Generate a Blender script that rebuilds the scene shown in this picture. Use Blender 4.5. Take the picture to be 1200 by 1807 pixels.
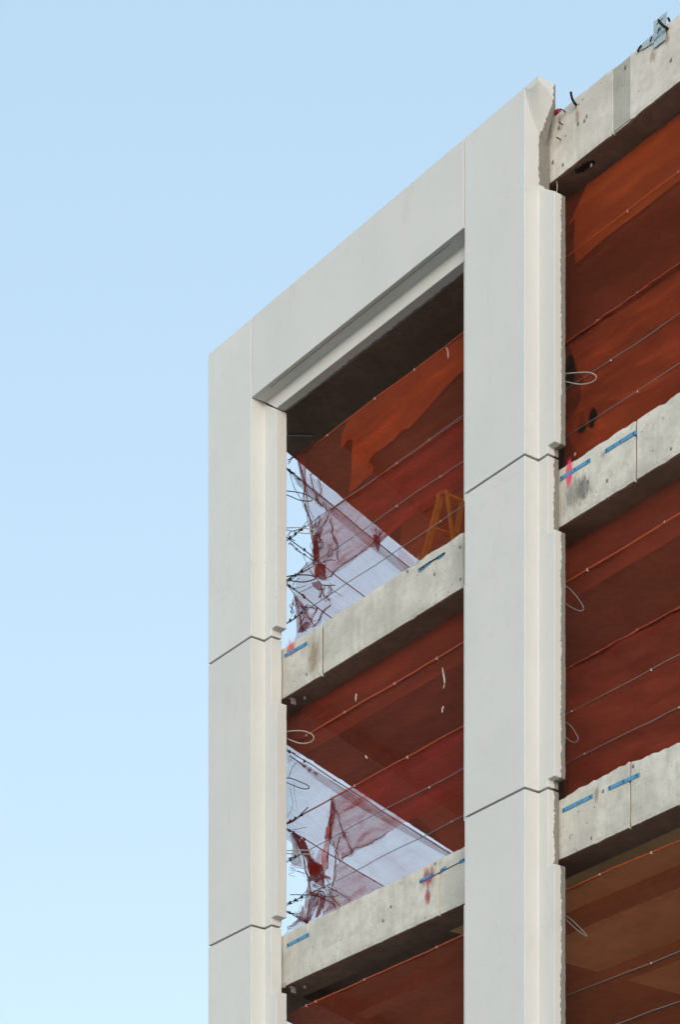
import bpy, bmesh, math, random
from mathutils import Vector, noise
R = math.radians
rnd = random.Random(7)
sc = bpy.context.scene
for o in list(bpy.data.objects): bpy.data.objects.remove(o)

# ---------------------------------------------------------------- camera
# World: X along the facade (to the right), Y into the building, Z up.  Z = 0 is eye level.
# The lens is level and shifted up (all verticals stay parallel).
F, CX, HOR = 4406.0, 600.0, 3207.0            # focal length / principal point in photo pixels
TH = R(143.24)                                # heading of the lens axis
AX, RT = Vector((math.cos(TH), math.sin(TH))), Vector((math.sin(TH), -math.cos(TH)))
CAM = -31.85*AX + 1.684*RT                    # facade corner at X = Y = 0
GROUND = -1.6
cd = bpy.data.cameras.new('camera'); cam = bpy.data.objects.new('camera', cd)
sc.collection.objects.link(cam); sc.camera = cam
cam.location = (CAM.x, CAM.y, 0); cam.rotation_euler = (R(90), 0, TH - R(90))
cd.sensor_fit = 'VERTICAL'; cd.sensor_height = 36.0; cd.sensor_width = 36.0*1200/1807
cd.lens = 36.0*F/1807; cd.shift_y = (HOR-903.5)/1807; cd.shift_x = 0
cd.clip_start = .1; cd.clip_end = 3000

# ---------------------------------------------------------------- sky, sun, exposure
SUN_AZ, SUN_EL = R(-38), R(6)                # from +X towards the street side (-Y)
sd = Vector((math.cos(SUN_AZ)*math.cos(SUN_EL), math.sin(SUN_AZ)*math.cos(SUN_EL), math.sin(SUN_EL)))
w = bpy.data.worlds.new('World'); sc.world = w; w.use_nodes = True
nt = w.node_tree; bg = nt.nodes['Background']
sk = nt.nodes.new('ShaderNodeTexSky'); sk.sky_type = 'NISHITA'; sk.sun_disc = False
sk.sun_elevation = SUN_EL; sk.sun_rotation = math.atan2(sd.x, sd.y)
sk.air_density = 1.0; sk.dust_density = 1.6; sk.ozone_density = 1.0
hs = nt.nodes.new('ShaderNodeHueSaturation'); hs.inputs['Saturation'].default_value = .45; hs.inputs['Value'].default_value = 1.4
hz = nt.nodes.new('ShaderNodeMix'); hz.data_type = 'RGBA'; hz.inputs[0].default_value = .6      # thin even veil of high haze
hz.inputs[7].default_value = (1.95, 3.06, 4.15, 1)
nt.links.new(sk.outputs[0], hs.inputs['Color']); nt.links.new(hs.outputs[0], hz.inputs[6]); nt.links.new(hz.outputs[2], bg.inputs[0])
bg.inputs[1].default_value = .15
sl = bpy.data.lights.new('sun', 'SUN'); so = bpy.data.objects.new('sun', sl); sc.collection.objects.link(so)
sl.energy = 1.25; sl.angle = R(28); sl.color = (1, .93, .81)
so.rotation_euler = (-sd).to_track_quat('-Z', 'Y').to_euler(); so.location = (20, -20, 30)
vs = sc.view_settings; vs.view_transform = 'Standard'; vs.look = 'None'; vs.exposure = .78; vs.gamma = 1; vs.use_curve_mapping = False
sc.render.engine = 'CYCLES'; sc.cycles.use_denoising = True
sc.cycles.max_bounces = 10; sc.cycles.transparent_max_bounces = 24; sc.cycles.diffuse_bounces = 6

# ---------------------------------------------------------------- pixel -> place
def ray(px):
    k = (px-CX)/F; return AX + k*RT
def at(px, py, Y):                            # point of the plane Y = const seen at a photo pixel
    d = ray(px); t = (Y-CAM.y)/d.y
    return Vector((CAM.x+t*d.x, Y, (HOR-py)/F*t))
EA, EB = .486, -.37                           # skewed end of the building: X = EA + EB*Y
def atend(px, py, off=0):                     # point of the end plane
    d = ray(px); t = (EA+off+EB*CAM.y-CAM.x)/(d.x-EB*d.y)
    return Vector((CAM.x+t*d.x, CAM.y+t*d.y, (HOR-py)/F*t))
def q(bx, by, s): return lambda l: [(bx+u/s, by+v/s) for u, v in l]
Q1, Q2, Q3, Q4 = q(500,780,6.667), q(500,950,6.667), q(500,1300,6.667), q(500,1470,6.667)

# ---------------------------------------------------------------- mesh helpers
col = sc.collection
def link(name, me, mat, parent=None, smooth=False):
    o = bpy.data.objects.new(name, me); col.objects.link(o)
    if mat: me.materials.append(mat)
    if parent: o.parent = parent
    if smooth:
        for p in me.polygons: p.use_smooth = True
    return o
def frombm(name, bm, mat, parent=None, smooth=False):
    bmesh.ops.recalc_face_normals(bm, faces=bm.faces[:])
    me = bpy.data.meshes.new(name); bm.to_mesh(me); bm.free()
    return link(name, me, mat, parent, smooth)
def tag(o, label, cat, group=None, kind=None):
    if label: o['label'] = label
    if cat: o['category'] = cat
    if group: o['group'] = group
    if kind: o['kind'] = kind
    return o
def root(name, loc=(0,0,0)):
    o = bpy.data.objects.new(name, None); col.objects.link(o); o.location = loc; o.empty_display_size = .3; return o
def bevel(o, wd=.006, seg=2):
    m = o.modifiers.new('bevel', 'BEVEL'); m.width = wd; m.segments = seg; m.limit_method = 'ANGLE'; m.angle_limit = R(40)
    return o
def add_box(bm, a, b):
    v = [bm.verts.new((x, y, z)) for z in (a[2], b[2]) for y in (a[1], b[1]) for x in (a[0], b[0])]
    for f in ((0,2,3,1),(4,5,7,6),(0,1,5,4),(2,6,7,3),(0,4,6,2),(1,3,7,5)): bm.faces.new([v[i] for i in f])
    return v
def add_obox(bm, p, ax, w, h):                # bar from p along ax, cross-section w x h
    ax = Vector(ax); d = ax.normalized(); s = d.cross(Vector((0,0,1)))
    if s.length < .01: s = Vector((1,0,0))
    s.normalize(); u = s.cross(d)
    v = [bm.verts.new(Vector(p)+k*ax+i*s*w/2+j*u*h/2) for k in (0,1) for i,j in ((-1,-1),(1,-1),(1,1),(-1,1))]
    for f in ((0,1,2,3),(7,6,5,4),(0,4,5,1),(1,5,6,2),(2,6,7,3),(3,7,4,0)): bm.faces.new([v[i] for i in f])
def smoothpath(pts, n=6):
    pts = [Vector(p) for p in pts]; out = []
    for i in range(len(pts)-1):
        p0, p1, p2, p3 = pts[max(i-1,0)], pts[i], pts[i+1], pts[min(i+2,len(pts)-1)]
        for k in range(n):
            t = k/n; out.append(.5*((2*p1)+(p2-p0)*t+(2*p0-5*p1+4*p2-p3)*t*t+(3*p1-p0-3*p2+p3)*t**3))
    return out+[pts[-1]]
def add_tube(bm, pts, r, n=6):
    pts = [Vector(p) for p in pts]; rings = []
    for i, p in enumerate(pts):
        d = (pts[min(i+1,len(pts)-1)]-pts[max(i-1,0)])
        d = d.normalized() if d.length > 1e-9 else Vector((1,0,0))
        s = d.cross(Vector((0.13,.05,1))).normalized(); u = s.cross(d)
        rr = r(i/(len(pts)-1)) if callable(r) else r
        rings.append([bm.verts.new(p+rr*(math.cos(6.2832*k/n)*s+math.sin(6.2832*k/n)*u)) for k in range(n)])
    for a, b in zip(rings, rings[1:]):
        for k in range(n): bm.faces.new((a[k], a[(k+1)%n], b[(k+1)%n], b[k]))
    bm.faces.new(rings[0][::-1]); bm.faces.new(rings[-1])
def tube(name, pts, r, mat, parent=None, n=6):
    bm = bmesh.new(); add_tube(bm, pts, r, n); return frombm(name, bm, mat, parent, True)
def fn(x, y=0., z=0.): return noise.fractal(Vector((x,y,z)), 1.0, 2.0, 4)

# ---------------------------------------------------------------- materials
class NT:
    def __init__(s, name):
        s.m = bpy.data.materials.new(name); s.m.use_nodes = True; s.t = s.m.node_tree; s.t.nodes.clear()
        s.out = s.n('ShaderNodeOutputMaterial'); s.tc = s.n('ShaderNodeTexCoord'); s.P = s.tc.outputs['Object']
    def n(s, ty, **kw):
        k = s.t.nodes.new(ty)
        for a, b in kw.items(): setattr(k, a, b)
        return k
    def l(s, a, b): s.t.links.new(a, b)
    def put(s, sock, v):
        if hasattr(v, 'links') or isinstance(v, bpy.types.NodeSocket): s.l(v, sock)
        else: sock.default_value = v
    def mapped(s, sc_=(1,1,1), rot=(0,0,0)):
        k = s.n('ShaderNodeMapping'); k.inputs['Scale'].default_value = sc_; k.inputs['Rotation'].default_value = rot
        s.l(s.P, k.inputs[0]); return k.outputs[0]
    def noise(s, scale, detail=4, rough=.55, vec=None, dist=0):
        k = s.n('ShaderNodeTexNoise'); s.put(k.inputs['Vector'], vec or s.P)
        k.inputs['Scale'].default_value = scale; k.inputs['Detail'].default_value = detail
        k.inputs['Roughness'].default_value = rough; k.inputs['Distortion'].default_value = dist; return k.outputs[0]
    def vor(s, scale, vec=None, rndm=1):
        k = s.n('ShaderNodeTexVoronoi'); s.put(k.inputs['Vector'], vec or s.P); k.inputs['Scale'].default_value = scale
        k.inputs['Randomness'].default_value = rndm; return k
    def math(s, op, a, b=0., c=0.):
        k = s.n('ShaderNodeMath', operation=op)
        for i, v in enumerate((a,b,c)): s.put(k.inputs[i], v)
        return k.outputs[0]
    def ramp(s, v, a, b, lo=0., hi=1.):
        k = s.n('ShaderNodeMapRange', interpolation_type='SMOOTHSTEP'); s.put(k.inputs[0], v)
        for i, x in enumerate((a,b,lo,hi)): s.put(k.inputs[i+1], x)
        return k.outputs[0]
    def mix(s, f, a, b, mode='MIX'):
        k = s.n('ShaderNodeMix', data_type='RGBA', blend_type=mode)
        s.put(k.inputs[0], f); s.put(k.inputs[6], a if not isinstance(a, tuple) else (*a,1)); s.put(k.inputs[7], b if not isinstance(b, tuple) else (*b,1))
        return k.outputs[2]
    def xyz(s):
        k = s.n('ShaderNodeSeparateXYZ'); s.l(s.P, k.inputs[0]); return k.outputs
    def bsdf(s, color, rough=.8, bump=None, bs=.3, bd=.01, metal=0., spec=.3):
        k = s.n('ShaderNodeBsdfPrincipled'); s.put(k.inputs['Base Color'], color if not isinstance(color, tuple) else (*color,1))
        s.put(k.inputs['Roughness'], rough); k.inputs['Metallic'].default_value = metal; k.inputs['Specular IOR Level'].default_value = spec
        if bump is not None:
            b = s.n('ShaderNodeBump'); b.inputs['Strength'].default_value = bs; b.inputs['Distance'].default_value = bd
            s.l(bump, b.inputs['Height']); s.l(b.outputs[0], k.inputs['Normal'])
        s.l(k.outputs[0], s.out.inputs[0]); return k

def m_precast(name, thr=None, tall=None, seed=0.):
    """pale precast facing; where thr is given the grey backing mix shows behind depth thr, with a ragged border"""
    s = NT(name); vec = s.n('ShaderNodeVectorMath', operation='ADD'); s.l(s.P, vec.inputs[0]); vec.inputs[1].default_value = (seed*3.1, seed*1.7, seed*5.3)
    s.P0 = s.P; s.P = vec.outputs[0]
    big = s.noise(.9, 5, .6); mid = s.noise(7, 5, .6); fine = s.noise(160, 2, .7)
    c = s.mix(s.ramp(big, .3, .72), (.615,.615,.595), (.65,.648,.625))
    c = s.mix(s.ramp(mid, .45, .75, 0, .09), c, (.54,.53,.49))
    streak = s.noise(1, 5, .65, s.mapped((9, 9, .35)))
    c = s.mix(s.ramp(streak, .55, .8, 0, .09), c, (.47,.46,.42))
    scuff = s.noise(1, 3, .5, s.mapped((1.4, 1.4, 5), (0, .55, 0)), 1.2)
    line = s.math('ABSOLUTE', s.math('SUBTRACT', scuff, .5)); big2 = s.noise(.55, 2)
    c = s.mix(s.math('MULTIPLY', s.ramp(line, .006, .0, 0, .30), s.ramp(big2, .5, .62)), c, (.42,.41,.38))
    c = s.mix(s.ramp(fine, .3, .7, 0, .10), c, (.50,.49,.46))
    pit = s.vor(23).outputs['Distance']
    c = s.mix(s.math('MULTIPLY', s.ramp(pit, .045, .02, 0, .5), s.ramp(s.noise(3, 2), .56, .66)), c, (.25,.23,.2))
    oi = s.n('ShaderNodeObjectInfo'); c = s.mix(s.math('MULTIPLY', oi.outputs['Random'], .15), c, (.45,.43,.38))
    dirt = s.math('MULTIPLY', s.ramp(s.noise(1, 5, .7, s.mapped((3.5, 3.5, .9)), .5), .54, .74, 0, .22), s.ramp(s.noise(.8, 2), .42, .6)); c = s.mix(dirt, c, (.40,.37,.31))
    bump = s.math('ADD', s.math('MULTIPLY', fine, .25), s.math('MULTIPLY', mid, .5))
    if thr is not None:
        k = s.n('ShaderNodeSeparateXYZ'); s.l(s.P0, k.inputs[0]); y, z = k.outputs[1], k.outputs[2]
        t = s.math('ADD', y, s.math('MULTIPLY', s.math('SUBTRACT', s.noise(26, 5, .72), .5), .085))
        t = s.math('ADD', t, s.math('MULTIPLY', s.math('SUBTRACT', s.noise(5, 2), .5), .05))
        if tall is not None: t = s.math('ADD', t, s.math('MULTIPLY', s.math('GREATER_THAN', z, tall[0]), tall[1]))
        g = s.ramp(t, thr-.003, thr+.003)
        gc = s.mix(s.noise(30, 5, .7), (.15,.14,.115), (.29,.27,.235))
        c = s.mix(g, c, gc)
        bump = s.math('ADD', bump, s.math('MULTIPLY', g, s.math('SUBTRACT', s.math('MULTIPLY', s.noise(45, 4, .7), 3), 1.)))
    s.bsdf(c, .85, bump, .35, .006); return s.m

def m_concrete(name, base=(.60,.57,.50), warm=0., dark=1., rust=.5):
    s = NT(name); b = tuple(x*dark for x in base)
    big = s.noise(1.6, 6, .62); mid = s.noise(9, 5, .65); fine = s.noise(90, 3, .7)
    c = s.mix(s.ramp(big, .3, .7), tuple(x*.78 for x in b), tuple(x*1.14 for x in b))
    c = s.mix(s.ramp(mid, .4, .75, 0, .6), c, tuple(x*.62 for x in b))
    st = s.noise(1, 5, .7, s.mapped((11, 11, .8)))
    c = s.mix(s.ramp(st, .50, .78, 0, .5), c, tuple(x*.62 for x in b))
    lai = s.noise(1, 4, .6, s.mapped((14, 14, 1.1)))
    c = s.mix(s.ramp(lai, .60, .8, 0, .45), c, tuple(min(.7, x*1.35) for x in b))
    if warm: c = s.mix(warm, c, (.50,.44,.36))
    ru = s.math('MULTIPLY', s.ramp(s.noise(1, 4, .7, s.mapped((7, 7, .9)), .4), .60, .74), s.ramp(s.noise(.7, 2), .5, .65))
    c = s.mix(s.math('MULTIPLY', ru, rust), c, (.36,.24,.12))
    c = s.mix(s.ramp(fine, .35, .75, 0, .28), c, tuple(x*.55 for x in b))
    d1 = s.vor(8).outputs['Distance']; d2 = s.vor(38).outputs['Distance']
    msk = s.ramp(s.noise(2.2, 3), .38, .54)
    p = s.math('MAXIMUM', s.math('MULTIPLY', s.ramp(d1, .10, .06), msk), s.math('MULTIPLY', s.ramp(d2, .16, .09), s.ramp(s.noise(3.3, 3), .5, .62)))
    c = s.mix(s.math('MULTIPLY', p, .8), c, (.10,.09,.075))
    bump = s.math('SUBTRACT', s.math('ADD', s.math('MULTIPLY', fine, .4), mid), s.math('MULTIPLY', p, 2.))
    s.bsdf(c, .9, bump, .5, .006); return s.m

def m_plain(name, color, rough=.7, var=.25, scale=12, metal=0.):
    s = NT(name); n = s.noise(scale, 5, .65)
    c = s.mix(s.ramp(n, .3, .75), color, tuple(x*(1-var) for x in color))
    s.bsdf(c, rough, n, .2, .003, metal); return s.m

def m_net(name, cov, color, seed=0., fold=.22, rot=.6, moire=0., holes=(), grain=.45, streak=.35):
    """woven debris netting: threads cover a share 'cov' of the sheet, more where it is bunched"""
    s = NT(name); vec = s.n('ShaderNodeVectorMath', operation='ADD'); s.l(s.P, vec.inputs[0]); vec.inputs[1].default_value = (seed, seed*.7, seed*1.3); s.P = vec.outputs[0]
    f1 = s.noise(1, 3, .5, s.mapped((.45, .45, 3.6), (0, rot, 0)), .9)
    f2 = s.noise(1, 3, .5, s.mapped((1.6, 1.6, 8), (0, rot*1.5, 0)), 1.2)
    f3 = s.noise(34, 4, .8); f4 = s.noise(1.3, 3)
    fl = s.math('ADD', s.math('MULTIPLY', s.ramp(f1, .40, .78), 1.0), s.math('MULTIPLY', s.ramp(f2, .5, .80), streak))
    c = s.math('ADD', cov, s.math('MULTIPLY', fl, fold))
    c = s.math('ADD', c, s.math('MULTIPLY', s.math('SUBTRACT', f3, .5), grain*cov))
    c = s.math('ADD', c, s.math('MULTIPLY', s.math('SUBTRACT', f4, .5), .35*cov))
    if moire:
        wv = s.n('ShaderNodeTexWave', bands_direction='DIAGONAL'); s.l(s.mapped((1,1,1.6)), wv.inputs['Vector'])
        wv.inputs['Scale'].default_value = 5.5; wv.inputs['Distortion'].default_value = 9; wv.inputs['Detail'].default_value = 1.2; wv.inputs['Detail Scale'].default_value = .8
        c = s.math('ADD', c, s.math('MULTIPLY', s.math('SUBTRACT', wv.outputs['Fac'], .5), moire))
    c = s.math('MINIMUM', s.math('MAXIMUM', c, .03), .97)
    if holes:
        k = s.n('ShaderNodeSeparateXYZ'); s.l(s.tc.outputs['Object'], k.inputs[0]); hn_ = s.math('MULTIPLY', s.math('SUBTRACT', s.noise(9, 3, .6), .5), 1.1)
        for hp, rx, rz in holes:
            u = s.math('DIVIDE', s.math('SUBTRACT', k.outputs[0], hp.x), rx); v = s.math('DIVIDE', s.math('SUBTRACT', k.outputs[2], hp.z), rz)
            d_ = s.math('ADD', s.math('SQRT', s.math('ADD', s.math('MULTIPLY', u, u), s.math('MULTIPLY', v, v))), hn_)
            c = s.math('MULTIPLY', c, s.ramp(d_, .9, 1.02))
    cc = s.mix(s.noise(3, 4, .6), color, tuple(x*.72 for x in color))
    df = s.n('ShaderNodeBsdfDiffuse'); s.l(cc, df.inputs[0]); tl = s.n('ShaderNodeBsdfTranslucent'); s.l(cc, tl.inputs[0])
    a = s.n('ShaderNodeMixShader'); a.inputs[0].default_value = .28; s.l(df.outputs[0], a.inputs[1]); s.l(tl.outputs[0], a.inputs[2])
    tr = s.n('ShaderNodeBsdfTransparent'); b = s.n('ShaderNodeMixShader'); s.l(c, b.inputs[0]); s.l(tr.outputs[0], b.inputs[1]); s.l(a.outputs[0], b.inputs[2])
    s.l(b.outputs[0], s.out.inputs[0]); return s.m

def m_spray(name, color, seed=0., dens=.8, soft=False):
    """spray paint: solid in the middle, feathered and speckled outside (UV 0..1 across the mark)"""
    s = NT(name); u = s.n('ShaderNodeSeparateXYZ'); s.l(s.tc.outputs['UV'], u.inputs[0])
    e = [s.math('ABSOLUTE', s.math('SUBTRACT', u.outputs[i], .5)) for i in (0,1)]
    dd = s.math('SQRT', s.math('ADD', s.math('POWER', e[0], 2.), s.math('POWER', e[1], 2.)))
    n = s.noise(60, 4, .7); n2 = s.noise(1, 5, .7, s.mapped((26, 26, 7)))
    a = s.math('MULTIPLY', s.ramp(s.math('ADD', dd, s.math('MULTIPLY', s.math('SUBTRACT', n2, .5), 1.0 if soft else .35)), .46, .10 if soft else .22), s.ramp(n, .25, .6, .45, 1))
    a = s.math('MULTIPLY', a, dens)
    d = s.n('ShaderNodeBsdfDiffuse'); d.inputs[0].default_value = (*color,1); t = s.n('ShaderNodeBsdfTransparent'); mx = s.n('ShaderNodeMixShader')
    s.l(a, mx.inputs[0]); s.l(t.outputs[0], mx.inputs[1]); s.l(d.outputs[0], mx.inputs[2]); s.l(mx.outputs[0], s.out.inputs[0]); return s.m

HOLES = [(at(1047,738,.70), .07, .12), (at(1029,757,.70), .08, .05), (at(1006,655,.70), .08, .20)]
M = dict(
    white=m_precast('precast_pale'), white2=m_precast('precast_backed', .292, (17.69, .09), 2.), lint=m_precast('precast_lintel', .325, None, 4.),
    conc=m_concrete('cast_concrete'), concb=m_concrete('cast_concrete_pale', (.66,.625,.56), .15, 1., .8), soff=m_concrete('soffit_concrete', (.36,.245,.19), 0, .62, .3), under=m_concrete('tinted_soffit', (.40,.265,.195), 0, .60, .4),  # red bounce off the nets is tinted into both soffit browns
    patch=m_concrete('patch_mortar', (.44,.42,.375), 0, 1., .2),
    litply=m_plain('plywood_lit', (.78,.53,.28), .7, .25, 2.5),  # board tan raised in place of warm light from inside
    seal=m_plain('joint_seal', (.22,.21,.19), .8), black=m_plain('black_iron', (.02,.018,.017), .6), steel=m_plain('wire_steel', (.33,.31,.29), .45, .4, 60, .5),
    galv=m_plain('galvanised_steel', (.42,.51,.55), .5, .2, 9, .1), rustbar=m_plain('rusty_bar', (.022,.015,.013), .8), blue=m_plain('blue_plastic', (.10,.31,.52), .6, .4, 25),
    red=m_plain('red_board', (.35,.02,.03), .6), hem=m_plain('bunched_hem', (.30,.045,.022), .9, .5, 40), rope=m_plain('orange_rope', (.42,.085,.035), .8), loop=m_plain('loop_wire', (.42,.39,.34), .5, .4, 40),
    tie=m_plain('white_tie', (.62,.56,.52), .6), yellow=m_plain('yellow_fibreglass', (.46,.215,.022), .6, .3, 8), yellow2=m_plain('ladder_label', (.55,.45,.35), .6),
    strand=m_plain('twisted_net_strand', (.16,.018,.016), .9), dstrand=m_plain('dark_net_strand', (.06,.014,.014), .9),
    netA=m_net('net_single', .22, (.52,.095,.042), 0, .10, .12, 0, HOLES), netB=m_net('net_double', .25, (.58,.098,.04), 5, .34, .16, 0, HOLES, .45, .8), netAm=m_net('net_plum_single', .22, (.47,.085,.05), 2, .10, .12), netBm=m_net('net_plum_double', .20, (.49,.085,.05), 6, .26, .14, 0, (), .45, .7), netCr=m_net('net_orange_strip', .28, (.66,.12,.036), 7, .34, .2), netBr=m_net('net_orange_brown', .21, (.50,.12,.045), 4, .10, .3), netC=m_net('net_torn', .30, (.64,.10,.032), 9, .3, .5),
    netE=m_net('net_end', .16, (.30,.05,.05), 3, .12, .8, .035, (), 1.3, .8), netF=m_net('net_overlap', .38, (.36,.045,.04), 8, .34, 1.1, .05, (), 1.7, .9), netD=m_net('net_bunched', .74, (.21,.02,.013), 11, .4, 1.3, 0, (), 1.3),
    netP=m_net('net_pale', .07, (.30,.08,.08), 13, .04, .3, .05), netO=m_net('net_orange_twist', .6, (.60,.085,.03), 12, .3, 1.4, 0, (), 1.4),
    pink=m_spray('spray_pink', (.95,.08,.17)), pink2=m_spray('spray_faded_red', (.72,.12,.12), 0, .75, True), pink3=m_spray('spray_dark_red', (.40,.04,.06), 0, .7, True), wet=m_spray('damp_stain', (.21,.205,.185), 0, .45, True), rusty=m_spray('rust_stain', (.36,.22,.10), 0, .45, True),
)

# ---------------------------------------------------------------- ground
bm = bmesh.new(); bmesh.ops.create_grid(bm, x_segments=2, y_segments=2, size=1500)
g = frombm('ground', bm, None); g.location.z = GROUND
s = NT('street_pavement'); n = s.noise(.8, 6, .6)
s.bsdf(s.mix(n, (.29,.25,.20), (.39,.34,.275)), .9, s.noise(30, 4), .3, .01); g.data.materials.append(s.m); g['kind'] = 'structure'

# ---------------------------------------------------------------- the building
B = root('concrete_building', (3, 2, GROUND))
tag(B, 'unfinished concrete building corner clad in pale precast panels', 'building')
def part(o):                                   # children keep world coordinates
    o.parent = B; o.matrix_parent_inverse = B.matrix_basis.inverted() if False else o.matrix_parent_inverse
    o.location = o.location - B.location; return o
TOPS = [18.49, 14.61, 11.03, 7.45, 3.87]; BOTS = [17.78, 13.97, 10.37, 6.81, 3.23]
YB = .38                                       # front face of the edge beams
XR = 13.0

def union(name, xs, ys, zs, inside, mat, move=None):
    """welded skin of the grid cells for which inside(x, y, z) holds (cell centres)"""
    bm = bmesh.new(); V = {}
    def vert(i, j, k):
        if (i,j,k) not in V:
            p = Vector((xs[i], ys[j], zs[k])); V[i,j,k] = bm.verts.new(move(p) if move else p)
        return V[i,j,k]
    nx, ny, nz = len(xs)-1, len(ys)-1, len(zs)-1
    C = {(i,j,k) for i in range(nx) for j in range(ny) for k in range(nz) if inside((xs[i]+xs[i+1])/2, (ys[j]+ys[j+1])/2, (zs[k]+zs[k+1])/2)}
    for i,j,k in C:
        for d, q4 in (((-1,0,0),((0,0,0),(0,0,1),(0,1,1),(0,1,0))), ((1,0,0),((1,0,0),(1,1,0),(1,1,1),(1,0,1))),
                      ((0,-1,0),((0,0,0),(1,0,0),(1,0,1),(0,0,1))), ((0,1,0),((0,1,0),(0,1,1),(1,1,1),(1,1,0))),
                      ((0,0,-1),((0,0,0),(0,1,0),(1,1,0),(1,0,0))), ((0,0,1),((0,0,1),(1,0,1),(1,1,1),(0,1,1)))):
            if (i+d[0], j+d[1], k+d[2]) not in C:
                try: bm.faces.new([vert(i+a, j+b, k+c) for a,b,c in q4])
                except ValueError: pass
    bmesh.ops.remove_doubles(bm, verts=bm.verts[:], dist=.0005); bmesh.ops.dissolve_degenerate(bm, dist=.0005, edges=bm.edges[:])
    return part(frombm(name, bm, mat))

D1, D2, SW, NW = .20, .36, .26, .15            # reveal depth, panel depth, step width, narrow step at the slabs
JT = .024                                      # open joint
def zdense(zs, step=.03):
    zs = sorted(set(round(z,4) for z in zs)); out = []
    for a, b in zip(zs, zs[1:]):
        n = max(1, int((b-a)/step)); out += [a+(b-a)*i/n for i in range(n)]
    return out+[zs[-1]]
def column_panel(x0, x1, z0, z1, left, mat, top=False, rag=.004, seed=0):
    """one storey-high column cladding panel; joints at the slabs, narrow where it passes a slab edge"""
    xs = [x0, x1, x1+NW, x1+SW]
    if left: xs = [x0-SW, x0-NW]+xs
    LIN, MIT = 17.67, 17.48                     # lintel soffit / mitre
    zb, zt = z0+.08, z1-.84                     # end of the main reveal block
    zs = [z0, zb, zt, z1] if not top else [z0, zb, MIT, LIN, 18.40, z1]
    zs = zdense(zs); ys = [0, D1, .285, D2] if not top else [0, D1, .285, D2, .45]
    def inside(x, y, z):
        if x0 < x < x1: return y < D2 or (top and z > 18.40 and y < .45)
        if y < D1 or y > D2: return False
        if z < zb or (not top and z > zt):
            return (x1 < x < x1+NW) or (left and x0-NW < x < x0)
        if top and z > MIT: return False
        return True
    def move(p):
        p = p.copy()
        if top and abs(p.z-MIT) < 1e-4 and p.y > D1-.01:
            if abs(p.x-x1) < 1e-4: p.z = LIN-.012
            if abs(p.x-x1-NW) < 1e-4: p.z = MIT+(LIN-.012-MIT)*(1-NW/SW)
            if left and abs(p.x-x0) < 1e-4: p.z = LIN-.012
            if left and abs(p.x-x0+NW) < 1e-4: p.z = MIT+(LIN-.012-MIT)*(1-NW/SW)
        if p.y > .34: p.y += rag*.8*fn(p.x*9, p.z*5, seed)+rag*.6*fn(p.z*31, seed)*max(.1, .5+fn(p.z*1.7, seed+2)*1.5)-rag*max(0, fn(p.z*19, seed+4))*1.2
        return p
    zs2 = [z for z in zs if not (top and MIT+.001 < z < LIN-.001)]
    o = union('precast_panel', xs, ys, zs2, inside, mat, move); bevel(o, .007)
    # recessed joint seal under the panel
    bm = bmesh.new(); add_box(bm, (x0+.03, .05, z0-JT-.02), (x1-.035, D2-.02, z0+.02)); add_box(bm, (x1-.04, D1+.05, z0-JT-.02), (x1+NW-.04, D2-.025, z0+.02))
    s_ = frombm('joint_seal', bm, M['seal']); s_.parent = o
    return o
JZ = [14.70, 11.105, 7.52, 3.94, .36]; TOPZ = 18.66
C1, C2 = (0, .964), (5.13, 6.147)
panels = {}
for ci, (x0, x1) in enumerate((C1, C2)):
    for k in range(5):
        zt = TOPZ if k == 0 else JZ[k-1]-JT/2; zb = JZ[k]+JT/2
        m = M['white'] if ci == 0 else M['white2']
        panels[ci, k] = column_panel(x0, x1, zb, zt, ci == 1, m, k == 0, .002 if ci == 0 else .007, ci*7+k)
    bm = bmesh.new(); add_box(bm, (x0, 0, GROUND), (x1, D2, JZ[4]-JT)); part(frombm('plinth', bm, M['conc']))
# flared corner of the second column's top, where the next lintel will bear
bm = bmesh.new(); x1 = C2[1]-.004
Pf = [Vector(p) for p in ((x1, .0008, 18.655), (6.19, .0008, 18.612), (6.24, .0008, 18.594), (6.30, .0008, 18.590), (6.345, .0008, 18.598), (6.372, .0008, 18.612), (6.372, .12, 18.56), (6.372, .243, 18.47))]
n = len(Pf); Qf = [Vector((x1, .30*(i/(n-1))+.0008, 18.655-.52*(i/(n-1))**.55)) for i in range(n)]
a = [bm.verts.new(p) for p in Pf]; b_ = [bm.verts.new(p) for p in Qf[1:]]; b_ = [a[0]]+b_; t_ = [bm.verts.new((p.x, p.y, 18.659)) for p in Pf]
for i in range(n-1):
    bm.faces.new([v for v in (a[i], a[i+1], b_[i+1], b_[i]) if True] if i else (a[0], a[1], b_[1])); bm.faces.new((a[i], a[i+1], t_[i+1], t_[i]))
k1, k2 = bm.verts.new((x1, .30, 18.659)), t_[-1]
bm.faces.new((a[-1], b_[-1], k1, k2)); bm.faces.new(t_+[k1])
e = frombm('corner_flare', bm, m_precast('precast_flare', .215, None, 6.)); e.parent = panels[1,0]

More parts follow.
